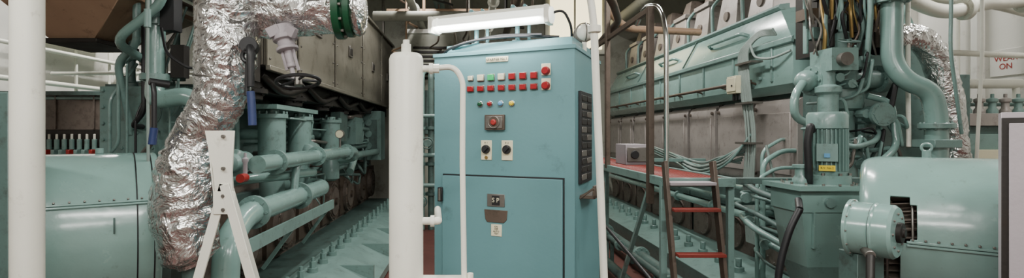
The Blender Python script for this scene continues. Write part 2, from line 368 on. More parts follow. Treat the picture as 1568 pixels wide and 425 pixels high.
# ------------------------------------------------------------------ generators
def drum(b,cx,cy,cz,ax,r,h,m,notch=None,seams=(0,),straps=(),sh=0.0):
    ax=V((ax[0],ax[1],0)).normalized(); nr=V((ax.y,-ax.x,0))
    if nr.y>0: nr=-nr
    C=V((cx,cy,cz)); NA=120; NL=48; vs=[];fs=[]
    th=.012
    for layer in(0,1):
        R=r-th*layer
        for j in range(NL+1):
            t=-h+2*h*j/NL
            rr=R
            if sh and t<-h+sh:
                u=1-(t+h)/sh; rr=R-sh*.55*(1-math.sqrt(max(0,1-u*u)))
            elif j in(0,NL): rr=R-.004
            for i in range(NA):
                a_=2*math.pi*i/NA; vs.append(C+ax*t+(nr*math.cos(a_)+V((0,0,1))*math.sin(a_))*rr)
    off=(NL+1)*NA
    def hole(i,j):
        return notch and notch((i+.5)/NA*360,(j+.5)/NL)
    for j in range(NL):
        for i in range(NA):
            if hole(i,j):continue
            k=(i+1)%NA
            fs.append((j*NA+i,j*NA+k,(j+1)*NA+k,(j+1)*NA+i)); fs.append((off+j*NA+i,off+(j+1)*NA+i,off+(j+1)*NA+k,off+j*NA+k))
            for (di,dj,e0,e1) in((1,0,(j*NA+k),((j+1)*NA+k)),(-1,0,((j+1)*NA+i),(j*NA+i)),(0,1,(j+1)*NA+k,(j+1)*NA+i),(0,-1,j*NA+i,j*NA+k)):
                jj=j+dj;ii=(i+di)%NA
                if jj<0 or jj>=NL or hole(ii,jj): fs.append((e0,e1,off+e1,off+e0))
    b.add(vs,fs,m)
    if notch:
        b.lathe(C-ax*(h*.85),ax,[(r*.2,-.02),(r*.5,-.02),(r*.52,0),(r*.80,.02),(r*.80,h*.3)],RUST,48)
    else:
        b.lathe(C-ax*h,ax,[(r*.3,-.03),(r*.5,-.01),(r*.97,.0),(r*.97,.02)],m,48)
    b.lathe(C-ax*(h*.75),ax,[(r*.7,0),(r*.74,h*1.4)],RUST if notch else DRK,48)
    b.lathe(C+ax*h*.97,ax,[(r*.97,0),(r*.97,.01),(r*.6,.02),(r*.5,.03)],TEALD,48)
    if notch:
        for i in range(52):
            a_=2*math.pi*i/52; e=nr*math.cos(a_)+V((0,0,1))*math.sin(a_); t_=V((0,0,1))*math.cos(a_)-nr*math.sin(a_)
            b.bar(C-ax*h*.82+e*r*.83,C-ax*h*.1+e*r*.83+t_*.03,.005,.05,PINKD,up=e)
        for q_ in(-.62,-.3): b.torus(C+ax*h*q_,ax,r*.9,.006,STEEL,72,6)
    lo=-h*.38 if notch else -h
    for s_ in seams:
        a_=math.radians(s_);e=nr*math.cos(a_)+V((0,0,1))*math.sin(a_)
        for dz in(-.007,.007):
            t_=V((0,0,1))*math.cos(a_)-nr*math.sin(a_)
            b.bar(C+ax*lo+e*(r+.004)+t_*dz,C+ax*h+e*(r+.004)+t_*dz,.011,.014,m,up=e)
        n=9
        for i in range(n):
            t=lo+(h-lo)*(i+.5)/n; t_=V((0,0,1))*math.cos(a_)-nr*math.sin(a_); p0=C+ax*t+e*(r+.006)+t_*.02
            b.cyl(p0-e*.006,p0+e*.006,.006,STEEL,6)
    for t,mm,w in straps:
        b.torus(C+ax*t,ax,r+.001,w,mm,72,6)
    return C,ax,nr
b=B('generator')
def nf(a_,l):
    if a_<=4: return l<.34
    if a_>270: return l<.28
    if a_<33: return .14<l<.38 and not(a_>24 and l<.2) and not(a_>27 and l>.33)
    return False
C,ax,nr=drum(b,2.335,2.59,1.097,(.78,-.626),.385,.285,TEALG,nf,(0,),((.265,BLK,.004),),.09)
b.cyl(C+V((0,0,.38))-ax*.02,C+V((0,0,.42))-ax*.02,.018,TEAL);b.torus(C+V((0,0,.435))-ax*.02,(.6,.8,0),.02,.006,TEAL)
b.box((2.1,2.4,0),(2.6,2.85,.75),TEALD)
b.finish()
b=B('generator')
C,ax,nr=drum(b,-2.1,2.9,1.04,(.81,.587),.45,.27,TEALG,None,(27,),((.16,BLK,.004),(.235,BLK,.004),(-.262,BLK,.006)))
b.bar(C+nr*.455+ax*.06+V((0,0,.06)),C+nr*.44+ax*.06+V((0,0,.14)),.006,.01,TEALD)
b.cyl(C+V((0,0,.45)),C+V((0,0,.48)),.02,TEAL);b.box((-2.45,2.6,0),(-1.85,3.2,.62),TEALD)
b.lathe(C+ax*.27,ax,[(.40,0),(.38,.05),(.2,.06),(.15,.1),(.15,.3)],TEALD,40)
b.finish()
# ------------------------------------------------------------------ left diesel engine
e=B('diesel_engine')
e.box((-2.8,3.95,.25),(-2.05,10.3,1.3),PINKD); e.box((-2.78,3.9,1.3),(-2.1,10.35,1.98),TEALD)  # upper block takes the darker teal, putting the duct's shade into its colour
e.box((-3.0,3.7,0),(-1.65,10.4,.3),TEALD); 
e.prism([(-1.66,.02),(-1.66,.30),(-1.35,.28),(-.95,.1),(-.95,.02)],3.7,10.4,TEAL)
for i in range(18):
    y=4.2+i*.34; e.cyl((-1.5,y,.28),(-1.5,y,.33),.05,TEAL,12);e.cyl((-1.5,y,.33),(-1.5,y,.39),.032,TEAL,6);e.cyl((-1.5,y,.39),(-1.5,y,.43),.016,TEAL,8)
    if i%3==0: e.box((-1.33,y-.02,.1),(-.98,y+.02,.27),TEAL)
e.box((-2.06,4.0,.98),(-1.98,10.2,1.08),TEALD)
for i in range(7):
    y=4.5+i*.95
    e.box((-2.06,y-.42,.36),(-2.0,y+.42,.96),RUST); e.cyl((-2.0,y,.64),(-1.95,y,.64),.27,PINKD,32); e.torus((-1.95,y,.64),(1,0,0),.235,.015,RUST);e.cyl((-1.95,y,.64),(-1.93,y,.64),.2,PINKD,28);e.cyl((-1.93,y,.64),(-1.9,y,.64),.05,RUST,12)
    e.bolts((-2.0,y,.64),(1,0,0),.25,12,.014,.06,STEEL)
    e.box((-2.1,y-.03,1.3),(-2.04,y+.03,1.95),TEAL)
e.box((-2.72,3.76,.4),(-2.08,3.92,1.95),TEAL)
e.box((-2.6,3.73,1.2),(-2.2,3.76,1.8),TEAL);e.cyl((-2.4,3.73,1.5),(-2.4,3.69,1.5),.13,TEAL,28);e.bolts((-2.4,3.73,1.5),(0,-1,0),.11,8,.012,.05,TEAL)
for z in[.6+.12*i for i in range(12)]:
    for x in(-2.69,-2.11): e.cyl((x,3.76,z),(x,3.74,z),.012,TEAL,6)
for y in(4.65,5.4,6.6):
    x=-1.8
    e.lathe((x,y,1.0),(0,0,1),[(.06,0),(.11,.03),(.11,.22),(.09,.25),(.09,.36),(.12,.38),(.12,.74),(.14,.745),(.14,.78),(.06,.79),(.06,.82)],TEAL,28)
    e.bolts((x,y,1.78),(0,0,1),.125,10,.01,.025,TEAL); e.cyl((x,y,1.6),(-2.1,y,1.6),.05,TEAL)
for i in range(12):
    y=5.85+i*.36
    if abs(y-6.6)<.2: continue
    e.lathe((-1.95,y,1.42),(0,0,1),[(.05,0),(.06,.02),(.06,.16),(.04,.18),(.04,.3),(.055,.31),(.055,.34),(.02,.36),(.02,.44)],TEAL if i%2 else TEALD,14)
    e.tube([(-1.95,y,1.84),(-1.93,y+.05,1.9),(-2.0,y+.1,1.94)],.012,STEEL,.03,8)
e.box((-2.1,4.45,1.82),(-1.68,5.65,1.86),TEAL)
e.tube([(-1.5,3.6,1.385),(-1.5,6.55,1.385),(-1.52,6.75,1.3),(-1.9,6.8,1.25)],.064,TEALG,.12,20)
for y in(3.95,5.0,6.2): e.flange((-1.5,y,1.385),(0,1,0),.095,.03,TEAL,8)
e.tube([(-2.1,4.0,1.2),(-1.75,4.0,1.25),(-1.58,4.3,1.25),(-1.55,5.1,1.22),(-1.8,5.6,1.2)],.04,TEALG,.12,16)
e.tube([(-1.62,6.9,1.1),(-1.62,7.2,1.3),(-1.62,8.9,1.3)],.05,TEAL,.1)
e.tube([(-1.45,3.0,.4),(-1.45,3.05,.95),(-1.5,3.4,1.06),(-1.5,5.2,1.06),(-1.6,5.35,1.06),(-2.1,5.4,1.06)],.08,TEALG,.14,20)
for y in(3.55,4.5): e.flange((-1.5,y,1.06),(0,1,0),.115,.035,TEAL,8)
e.tube([(-1.5,4.35,1.06),(-1.5,4.4,1.3),(-1.5,4.5,1.385)],.035,TEAL,.05)
for y,z in((3.7,1.39),(5.35,1.43)):
    x=-1.72 if y<5 else -1.7
    e.lathe((x,y+.2,z),(0,-1,0),[(.08,0),(.08,.14),(.1,.15),(.1,.18),(.07,.19),(.06,.24),(.02,.26)],TEAL,28);e.bolts((x,y+.05,z),(0,-1,0),.09,8,.01,.03,TEAL)
e.bar((-1.42,3.0,.88),(-1.42,5.3,.88),.02,.09,TEAL)
for y in(3.2,4.2,5.2): e.bar((-1.42,y,.88),(-1.7,y,.5),.03,.03,TEAL)
e.cyl((-1.56,3.55,1.30),(-1.56,3.47,1.30),.03,RED);e.lathe((-1.56,3.55,1.40),(0,0,1),[(.015,-.1),(.015,0),(.022,.01),(.022,.03),(.01,.04),(.01,.07)],GRY)
e.cyl((-1.5,5.9,1.44),(-1.5,5.9,1.56),.012,STEEL,8);e.cyl((-1.5,5.92,1.6),(-1.5,5.87,1.6),.05,STEEL,20);e.cyl((-1.5,5.872,1.6),(-1.5,5.866,1.6),.043,CRM,20)
e.box((-2.0,8.9,1.15),(-1.55,9.3,2.0),TEAL);e.box((-1.9,8.86,1.3),(-1.62,8.9,1.85),TEALD)
for z in(1.4,1.6,1.8): e.cyl((-1.76,8.87,z),(-1.76,8.83,z),.06,TEAL,16)
e.box((-1.9,7.6,1.45),(-1.7,8.1,1.85),TEAL);e.box((-1.88,6.9,1.5),(-1.75,7.3,1.9),TEALD)
for i in range(40):
    y=4.2+random.random()*5; z=1.0+random.random()*.85; x=-1.95+random.random()*.25; L=.4+random.random()*1.1; r=random.choice([.01,.014,.02,.028])
    e.tube([(-2.1,y,z),(x,y,z),(x,y+L,z+random.uniform(-.05,.05)),(x-.02,y+L,z+random.uniform(-.5,.2)),(-2.1,y+L,z)],r,random.choice([TEAL,TEAL,TEALD,STEEL]),.05,8)
e.finish()
q=B('cooling_water_pipework')
q.tube([(-2.12,3.45,4.7),(-2.12,3.45,1.95),(-2.1,3.4,1.82),(-1.85,3.4,1.86),(-1.8,3.45,1.7),(-1.8,3.45,1.2)],.06,TEALG,.14,20)
q.flange((-2.12,3.45,2.35),(0,0,1),.095,.04,TEAL,8);q.flange((-2.12,3.45,1.98),(0,0,1),.095,.04,TEAL,8)
q.tube([(-2.28,3.5,4.7),(-2.28,3.5,2.2),(-2.45,3.55,2.1),(-2.45,3.7,1.6)],.025,TEAL,.08)
q.tube([(-1.98,3.3,4.0),(-1.98,3.3,2.45),(-2.1,3.3,2.35),(-2.3,3.3,2.2),(-2.32,3.75,2.1)],.03,TEALG,.12)
q.tube([(-1.8,2.88,4.0),(-1.815,2.88,2.0),(-1.81,2.88,1.2),(-1.82,2.95,0)],.008,CABLE,.05)
q.cyl((-1.815,2.88,2.3),(-1.815,2.88,2.2),.018,TEAL)
q.tube([(-1.70,3.3,2.7),(-1.72,3.3,2.0),(-1.66,3.3,1.6)],.022,TEAL,.05)
q.box((-2.03,3.35,2.28),(-1.94,3.45,2.55),BLK);q.box((-2.02,3.45,1.98),(-1.93,3.52,2.2),DRK)
q.tube([(-1.99,3.3,2.28),(-1.9,3.2,2.1),(-1.75,3.2,2.0),(-1.7,3.3,2.05)],.009,BLK,.06)
q.box((-1.98,3.5,1.3),(-1.75,3.7,1.75),TEAL);q.cyl((-1.86,3.5,1.62),(-1.86,3.46,1.62),.06,TEAL)
q.box((-2.0,3.75,2.0),(-1.62,3.95,3.0),DRK);q.box((-1.9,3.7,2.4),(-1.72,3.75,2.6),TEALD)
for i in range(14):
    x=-2.62+i*.06; z=1.2+random.random()*.6
    q.tube([(x,3.72,z),(x,3.6,z),(x+.1,3.58,z+.1),(x+.1,3.58,z+.3+random.random()*.6),(x+.2,3.72,z+.9)],random.choice([.008,.012,.018]),random.choice([TEAL,TEALD,BLK,STEEL]),.05,8)
for x,r,z in((-2.55,.03,1.95),(-2.4,.045,1.95),(-2.2,.03,2.0)):
    q.lathe((x,3.85,z),(0,0,1),[(r*1.8,0),(r*1.8,.03),(r,.04),(r,.2),(r*1.5,.21),(r*1.5,.25),(r*.6,.26),(r*.6,.36)],TEALD)
q.finish()
q=B('pump_motor')
q.motor((-2.93,4.2,1.44),(0,0,1),.075,.32,TEAL,20);q.box((-3.03,4.1,0.9),(-2.83,4.3,1.44),TEAL);q.box((-2.87,4.1,1.52),(-2.82,4.16,1.62),TEAL);q.box((-3.1,4.05,0),(-2.76,4.35,.9),TEALD);q.finish()
q=B('valve_manifold')
q.cyl((-2.84,4.5,0),(-2.84,4.5,2.2),.035,TEAL); q.lathe((-2.84,4.5,2.2),(0,0,1),[(.06,0),(.06,.06),(.03,.08),(.03,.25),(.05,.26),(.05,.3)],STEEL)
for z in(1.55,1.72,1.9,2.05):
    q.cyl((-3.0,4.5,z),(-2.6,4.5,z),.022,TEALD);q.flange((-2.84,4.5,z),(0,0,1),.06,.03,TEAL,6);q.cyl((-2.95,4.5,z),(-2.95,4.38,z),.03,TEAL);q.torus((-2.95,4.37,z),(0,1,0),.045,.006,RUST)
q.tube([(-2.7,4.4,0),(-2.7,4.4,1.9),(-2.65,4.4,2.1),(-2.55,4.45,2.12)],.02,DRK,.08)
q.tube([(-2.62,4.4,1.2),(-2.62,4.4,2.4),(-2.75,4.4,2.5),(-2.75,4.4,4.7)],.022,WHT,.1)
q.finish()
d=B('exhaust_duct_casing')
YD=4.0
d.box((-2.15,YD,2.13),(-1.62,10.6,3.4),DRK);d.box((-2.14,YD-.02,2.14),(-1.62,YD,3.39),DUCT)
ys=[YD,4.75,6.05,7.6,9.2,10.6]
for i in range(5):
    d.box((-1.64,ys[i]+.012,2.14),(-1.6,ys[i+1]-.012,3.39),DUCT)
    d.box((-1.6,ys[i]+.0,2.13),(-1.585,ys[i]+.04,3.4),DUCT)
    for k in range(6):
        z=2.2+k*.225
        d.cyl((-1.6,ys[i]+.08,z),(-1.585,ys[i]+.08,z),.012,STEEL,6);d.cyl((-1.6,ys[i+1]-.08,z),(-1.585,ys[i+1]-.08,z),.012,STEEL,6)
    ym=(ys[i]+ys[i+1])/2
    d.box((-1.6,ym-.09,2.62),(-1.58,ym+.09,2.76),STEEL);d.box((-1.585,ym-.06,2.645),(-1.575,ym+.06,2.735),DRK)
d.box((-1.6,YD,2.1),(-1.56,10.6,2.14),DUCT);d.box((-1.6,YD,3.38),(-1.56,10.6,3.42),DUCT)
d.box((-2.1,YD+.02,1.95),(-1.72,10.5,2.13),DRK)  # dark box standing in for the shadow gap below the duct
for i in range(6):
    y=4.2+i; d.cyl((-1.85,y,1.88),(-1.85,y,2.13),.14,DRK,20);d.flange((-1.85,y,1.95),(0,0,1),.18,.04,DRK,8)
for i in range(5): 
    y=4.1+i*1.2; d.tube([(-1.68,y,2.08),(-1.68,y+.5,1.95),(-1.68,y+1.1,2.06)],.03,DRK,.2)
for x,y in((-2.1,4.2),(-2.1,10.3),(-1.75,10.3),(-1.9,7)): d.cyl((x,y,3.4),(x,y,4.7),.03,STEEL)
d.finish()
h=B('ventilation_hood')
def frus(b,x0,x1,y0,y1,z0,X0,X1,Y0,Y1,z1,m):
    b.add([(x0,y0,z0),(x1,y0,z0),(x1,y1,z0),(x0,y1,z0),(X0,Y0,z1),(X1,Y0,z1),(X1,Y1,z1),(X0,Y1,z1)],[(0,3,2,1),(4,5,6,7),(0,1,5,4),(1,2,6,5),(2,3,7,6),(3,0,4,7)],m)
frus(h,-2.92,-2.6,3.55,3.95,2.26,-3.08,-2.25,3.3,4.2,2.5,TAN)
h.box((-3.10,3.28,2.5),(-2.23,4.22,2.54),TAN);h.box((-3.0,3.38,2.54),(-2.35,4.12,4.7),TAN);h.box((-2.95,3.52,2.23),(-2.57,3.98,2.26),DRK)
h.finish()
e=B('auxiliary_engine')
e.box((-5.8,6.05,0),(-3.75,8.6,1.45),TEALD);e.box((-5.75,6.0,1.65),(-3.8,8.5,2.08),PINKD);e.box((-5.8,5.95,2.05),(-3.75,8.5,2.1),TEALD)
e.box((-5.8,6.0,1.45),(-3.78,8.5,1.65),DRK)
for x in(-5.3,-4.85,-4.4,-3.95): e.box((x-.01,5.98,1.66),(x+.01,6.0,2.05),PINKD)
for i in range(22):
    x=-5.7+i*.088; e.cyl((x,5.97,1.42),(x,5.97,1.54),.026,TEAL,10);e.cyl((x,5.97,1.54),(x,5.97,1.6),.013,WHT,8);e.box((x-.02,5.9,1.36),(x+.02,6.0,1.42),RED if i%3==0 else TEAL)
e.box((-5.8,5.9,1.28),(-3.75,6.05,1.36),TEAL)
for x in(-5.4,-4.9,-4.4): e.cyl((x,5.9,.9),(x,6.05,.9),.16,TEAL,24)
e.cyl((-5.7,6.0,2.02),(-3.8,6.0,2.02),.02,TEAL)
e.finish()
q=B('bulkhead_pipes')
for z,r in((2.75,.03),(2.3,.035)):
    q.tube([(-5.8,4.0,z),(-5.8,10,z),(-3.6,10.8,z)],r,WHT,.3); 
for y in(7.6,8.3,9): q.cyl((-5.85,y,1.0),(-5.85,y,3.6),.022,WHT)
q.box((-5.95,6.9,2.9),(-5.75,8.2,3.0),WHT);q.tube([(-4.2,6.8,4.7),(-4.2,6.8,2.9),(-4.2,6.8,2.2)],.04,WHT,.1)
q.tube([(-5.4,6.6,2.38),(-3.5,6.6,2.38)],.022,WHT,0)
q.box((-6,6.8,1.2),(-5.9,7.0,4.7),WALL);q.box((-6,8.6,1.2),(-5.9,8.8,4.7),WALL)
q.finish()
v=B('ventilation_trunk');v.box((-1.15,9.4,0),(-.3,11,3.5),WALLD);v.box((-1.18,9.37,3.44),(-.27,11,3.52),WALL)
for i in range(8): v.box((-1.05,9.38,2.6+i*.08),(-.4,9.41,2.64+i*.08),DRK)
v.box((-1.1,9.37,1.6),(-.35,9.4,2.4),TEALD)
v.finish()
q=B('aft_pipework')
for x,r,m in((-.95,.05,TEAL),(-.8,.035,TEAL),(-.66,.05,TEALD),(-.5,.03,WHT)): 
    q.tube([(x,8.6,0),(x,8.6,2.6),(x,9.35,2.75)],r,m,.1)
    for z in(.6,1.1,1.7): q.flange((x,8.6,z),(0,0,1),r*1.8,.05,m,6)
for z in(.75,1.25,1.9): q.cyl((-1.15,8.5,z),(-.3,8.5,z),.035,TEAL)
for x,z in((-.88,1.0),(-.7,1.45),(-.8,.5)): q.cyl((x,8.4,z),(x,8.56,z),.06,TEAL);q.torus((x,8.38,z),(0,1,0),.09,.012,TEALD)
q.finish()
# ------------------------------------------------------------------ RIGHT engine
e=B('diesel_engine')
e.box((3.05,4.6,.2),(4.3,10.8,2.0),TEALD); e.box((2.75,4.4,0),(4.4,10.9,.2),TEALD)
e.prism([(2.3,.0),(2.3,.22),(2.75,.3),(3.06,.3),(3.06,0)],3.9,10.9,TEAL)
for i in range(17):
    y=4.2+i*.38;e.cyl((2.6,y,.26),(2.6,y,.32),.05,TEAL,12);e.cyl((2.6,y,.32),(2.6,y,.4),.03,TEAL,6)
P=[(2.98,1.98),(2.9,2.06),(2.9,2.45),(3.12,2.86),(3.3,2.88),(4.25,2.88),(4.25,1.98)]
e.prism(P,[4.62,4.6,4.6,5.15,5.15,5.0,4.6],[10.8]*7,TEALG)
e.prism([(2.9,2.42),(2.87,2.43),(2.87,2.475),(2.9,2.49)],4.58,10.8,TEAL)
e.prism([(3.1,2.84),(3.08,2.87),(3.1,2.9),(3.2,2.91),(3.2,2.84)],5.12,10.8,TEAL)
for i in range(9): 
    y=4.9+i*.72; e.box((2.885,y,2.1),(2.9,y+.03,2.42),TEAL);e.cyl((2.9,y+.2,2.15),(2.87,y+.2,2.15),.018,TEAL,8)
for y in (7.0,8.9): e.bar((2.895,y,2.47),(3.115,y,2.88),.012,.02,TEALD,up=(1,0,-.5))
e.tube([(3.02,5.55,2.66),(2.95,5.58,2.69),(2.95,6.35,2.69),(3.02,6.4,2.66)],.02,TEALG,.05)
for y in(7.4,9.1): e.tube([(3.02,y,2.66),(2.95,y+.03,2.69),(2.95,y+.6,2.69),(3.02,y+.65,2.66)],.02,TEALG,.05)
for i in range(8):
    y0=4.62+i*.78
    e.prism([(3.05,1.1),(2.97,1.12),(2.95,1.16),(2.95,1.86),(2.97,1.92),(3.05,1.95)],y0,y0+.7,PINK)
    e.box((2.935,y0+.08,1.22),(2.955,y0+.62,1.8),PINK)
    e.box((3.0,y0+.7,1.1),(3.06,y0+.78,1.95),DRK)
    for yy in(y0+.04,y0+.66):
        for z in(1.2,1.85):e.cyl((2.95,yy,z),(2.925,yy,z),.02,PINKD,8)
    e.box((3.0,y0+.02,.28),(3.03,y0+.7,.72),PINKD); e.cyl((3.0,y0+.36,.5),(2.96,y0+.36,.5),.17,PINKD,24);e.bolts((3.0,y0+.36,.5),(-1,0,0),.15,8,.012,.05,STEEL)
    e.box((2.98,y0,.78),(3.05,y0+.74,1.06),TEALD)
    yh=5.35+i*.74
    if i<7:
        frus(e,3.16,3.75,yh,yh+.5,2.88,3.22,3.7,yh+.06,yh+.44,3.32,PINK);e.box((3.19,yh+.03,3.32),(3.73,yh+.47,3.38),PINK)
        frus(e,3.28,3.65,yh+.1,yh+.4,3.38,3.34,3.6,yh+.16,yh+.34,3.6,PINKD)
        e.tube([(3.17,yh+.6,2.92),(3.17,yh+.62,3.25),(3.3,yh+.64,3.4)],.022,TEAL,.05);e.cyl((3.16,yh+.25,3.05),(3.2,yh+.25,3.05),.06,PINKD,14)
        e.cyl((3.9,yh+.28,2.9),(3.9,yh+.28,3.4),.12,RUST)
e.cyl((3.95,5.2,3.6),(3.95,10.7,3.6),.22,RUST,24)
e.tube([(2.82,5.15,2.13),(2.82,10.5,2.13)],.018,RUST,0)
for i in range(9): e.cyl((2.82,5.2+i*.6,2.13),(2.92,5.2+i*.6,2.1),.012,RUST,8)
for z,r in((1.04,.03),(.9,.022),(.76,.04)):
    e.tube([(2.85,4.7,z),(2.85,10.5,z)],r,TEALG,0)
    for y in(5,6,7,8):e.flange((2.85,y,z),(0,1,0),r*1.7,.03,TEAL,0)
e.box((3.0,4.3,.3),(4.2,4.62,2.1),TEALD);e.box((3.25,4.22,1.2),(3.85,4.3,2.35),TEAL)
for z in[1.25+.11*i for i in range(10)]:
    for x in(3.29,3.81): e.cyl((x,4.22,z),(x,4.2,z),.014,TEAL,6)
e.finish()
k=B('fuel_pump_assembly')
k.lathe((2.98,4.1,.0),(0,0,1),[(.1,0),(.1,1.4),(.13,1.42),(.13,1.5),(.08,1.55),(.08,1.78),(.13,1.8),(.14,1.85),(.14,1.95),(.1,2.0),(.1,2.1),(.15,2.12),(.15,2.17),(.06,2.2),(.06,2.4),(.03,2.42),(.03,2.75)],TEAL,28)
k.bolts((2.98,4.1,2.17),(0,0,1),.125,8,.014,.04,TEAL)
k.cyl((2.65,4.05,2.02),(3.45,4.15,2.05),.075,TEAL);k.flange((2.72,4.06,2.02),(1,.1,0),.12,.05,TEAL,8);k.flange((3.3,4.13,2.04),(1,.1,0),.11,.05,TEAL,8)
k.sphere((2.66,4.05,2.02),.085,TEAL)
k.lathe((2.76,3.95,1.65),(0,0,1),[(.05,0),(.07,.02),(.07,.25),(.09,.27),(.09,.31),(.05,.33),(.05,.5)],TEAL)
k.box((2.72,3.85,2.08),(2.92,4.1,2.25),TEAL);k.cyl((2.8,3.85,2.16),(2.8,3.8,2.16),.05,STEEL)
k.tube([(2.6,4.0,2.0),(2.5,3.95,1.9),(2.5,3.95,1.72),(2.75,3.98,1.65)],.03,TEALG,.08)
k.tube([(3.1,4.0,1.9),(3.25,3.95,1.85),(3.25,3.9,1.5),(3.0,3.8,1.35)],.025,TEALG,.08)
k.tube([(2.7,3.9,1.55),(2.9,3.85,1.5),(3.1,3.9,1.55),(3.2,4.0,1.7)],.02,TEAL,.06)
k.cyl((3.12,4.0,1.75),(3.12,3.86,1.75),.07,TEAL);k.flange((3.12,3.88,1.75),(0,1,0),.09,.03,TEAL,6)
for x,z0,z1,r,m in((2.72,2.25,3.2,.02,TEAL),(2.84,2.2,3.3,.012,STEEL),(3.1,2.3,3.3,.035,DRK),(3.2,2.1,3.3,.018,TEAL),(3.3,2.3,3.3,.025,RUST),(2.92,2.3,3.2,.05,DRK)): k.cyl((x,4.15,z0),(x,4.15,z1),r,m,12)
for x,z,m in((2.72,2.55,RUST),(2.85,2.72,DRK),(3.0,2.6,BRASS),(3.12,2.75,DRK),(3.25,2.55,RUST),(2.78,2.4,TEALD),(3.05,2.45,DRK)): k.box((x-.05,4.07,z-.04),(x+.05,4.2,z+.05),m)
k.box((2.86,4.22,2.25),(3.5,4.5,3.4),DRK)
for i in range(26):
    x=2.62+random.random()*.66; m=random.choice([BLK,BRASS,TEAL,RUST,STEEL,TEALD]); z=2.2+random.random()*.3
    k.tube([(x,4.0,z),(x+random.uniform(-.1,.1),3.95,z+.2),(x+random.uniform(-.1,.15),4.05,z+.4),(x+.02,4.1,3.1)],random.choice([.007,.01,.014]),m,.08,8)
for i in range(20):
    x=2.72+random.random()*.5;z=1.25+random.random()*.8
    k.tube([(x,4.2,z),(x,3.97,z),(x+.08,3.9,z+.03),(x+.12,3.9,z+random.uniform(-.3,.3)),(x+.2,4.15,z)],random.choice([.008,.012,.018]),random.choice([TEAL,TEAL,TEALG,STEEL,BLK]),.05,8)
    if i%2:k.cyl((x,3.98,z),(x,3.9,z),.035,TEAL,8)
k.wheel((2.9,3.92,2.31),(0,-.3,1),.07,TEALD);k.cyl((2.9,3.92,2.2),(2.9,3.92,2.31),.012,STEEL)
k.box((2.7,3.9,0),(3.2,4.3,.6),TEALD)
k.finish()
g=B('turning_gear_motor')
g.motor((2.30,3.3,1.34),(0,0,1),.115,.40,TEAL,30)
g.cyl((2.30,3.3,1.285),(2.30,3.3,1.34),.13,TEAL,28);g.bolts((2.3,3.3,1.335),(0,0,1),.12,8,.01,.02,STEEL)
n=V((-.57,-.82,0)).normalized(); pc=V((2.30,3.3,0))+n*.105
def plate(z0,z1,w,m,of=0): 
    g.bar(pc+n*(.012+of)+V((0,0,z0)),pc+n*(.012+of)+V((0,0,z1)),w,.012,m,up=n)
g.bar(pc+V((0,0,1.43)),pc+V((0,0,1.54)),.11,.05,TEAL,up=n)
plate(1.455,1.48,.03,BLUL,.02)
plate(1.37,1.405,.085,YEL,.005)
g.tube([(2.17,3.25,1.62),(2.14,3.22,1.66),(2.12,3.22,1.55),(2.13,3.22,1.36),(2.15,3.25,1.28)],.022,BLK,.04)
frus(g,2.08,2.40,3.16,3.42,.78,2.04,2.45,3.15,3.45,1.12,TEALG);g.box((2.03,3.14,1.12),(2.46,3.46,1.26),TEALG);g.box((1.995,3.1,1.255),(2.48,3.5,1.285),TEALG)
frus(g,2.14,2.36,3.2,3.4,.6,2.08,2.40,3.16,3.42,.78,TEAL)
g.lathe((2.12,3.28,1.285),(0,0,1),[(.05,0),(.05,.03),(.035,.05),(.035,.1),(.05,.1),(.05,.12)],TEAL)
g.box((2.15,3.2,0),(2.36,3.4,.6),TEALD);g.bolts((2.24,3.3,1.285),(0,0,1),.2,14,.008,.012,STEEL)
g.cyl((2.2,3.15,1.18),(2.2,3.12,1.18),.03,TEAL);g.box((2.1,3.13,.9),(2.11,3.16,1.12),TEALG);g.box((2.33,3.13,.9),(2.34,3.16,1.12),TEALG)
g.finish()
text(g.ob,'motor_label','R.V. No.2',Matrix.Translation(pc+n*.0245+V((0,0,1.388)))@Matrix.Rotation(math.atan2(n.y,n.x)+math.pi/2,4,'Z')@Matrix.Rotation(math.pi/2,4,'X'),.017,BLK)
s=B('shaft_coupling_housing')
ax=V((.6,-.8,0)).normalized(); p0=V((1.77,2.35,1.172))
s.lathe(p0-ax*.02,ax,[(.06,0),(.13,.0),(.13,.014),(.118,.016),(.118,.09),(.123,.092),(.123,.102),(.118,.104),(.118,.16),(.108,.172),(.05,.173)],TEALG,40)
s.torus(p0+ax*.075,ax,.119,.005,BLK,40,6)
s.bolts(p0-ax*.01,ax,.124,12,.005,.01,STEEL)
s.lathe(p0+ax*.15,ax,[(.045,0),(.045,.02),(.02,.021),(.02,.03)],DRK,20)
s.bolts(p0+ax*.148,ax,.08,8,.006,.01,STEEL)
s.box((1.74,2.3,.2),(1.86,2.42,1.06),TEALD);s.box((1.68,2.2,0),(1.95,2.55,.2),TEALD)
s.cyl((1.80,2.38,1.16),(2.1,2.72,1.12),.06,DRK)
s.tube([(1.72,2.2,1.08),(1.68,2.15,.98),(1.66,2.15,.8)],.016,DRK,.03);s.cyl((1.72,2.2,1.08),(1.76,2.3,1.1),.02,STEEL)
s.finish(.002)
q=B('lube_oil_pipe')
q.tube([(3.21,3.9,4.7),(3.21,3.9,2.15),(3.27,3.85,2.0),(3.42,3.8,1.92),(3.46,3.8,1.75),(3.46,3.8,0)],.07,TEALG,.18,24,8)
q.flange((3.21,3.9,2.62),(0,0,1),.12,.05,TEAL,8);q.flange((3.46,3.8,1.66),(0,0,1),.11,.04,TEAL,8)
q.tube([(3.05,3.9,4.7),(3.05,3.9,2.5),(3.06,3.95,2.15)],.02,TEAL,.05)
q.tube([(3.42,4.0,4.7),(3.42,4.0,2.0),(3.34,3.9,1.5)],.016,WHT,.05);q.tube([(3.5,3.7,4.0),(3.47,3.7,2.2),(3.6,3.75,1.6)],.012,TEAL,.1)
q.box((3.36,3.7,1.5),(3.56,3.9,1.56),TEAL);q.finish()
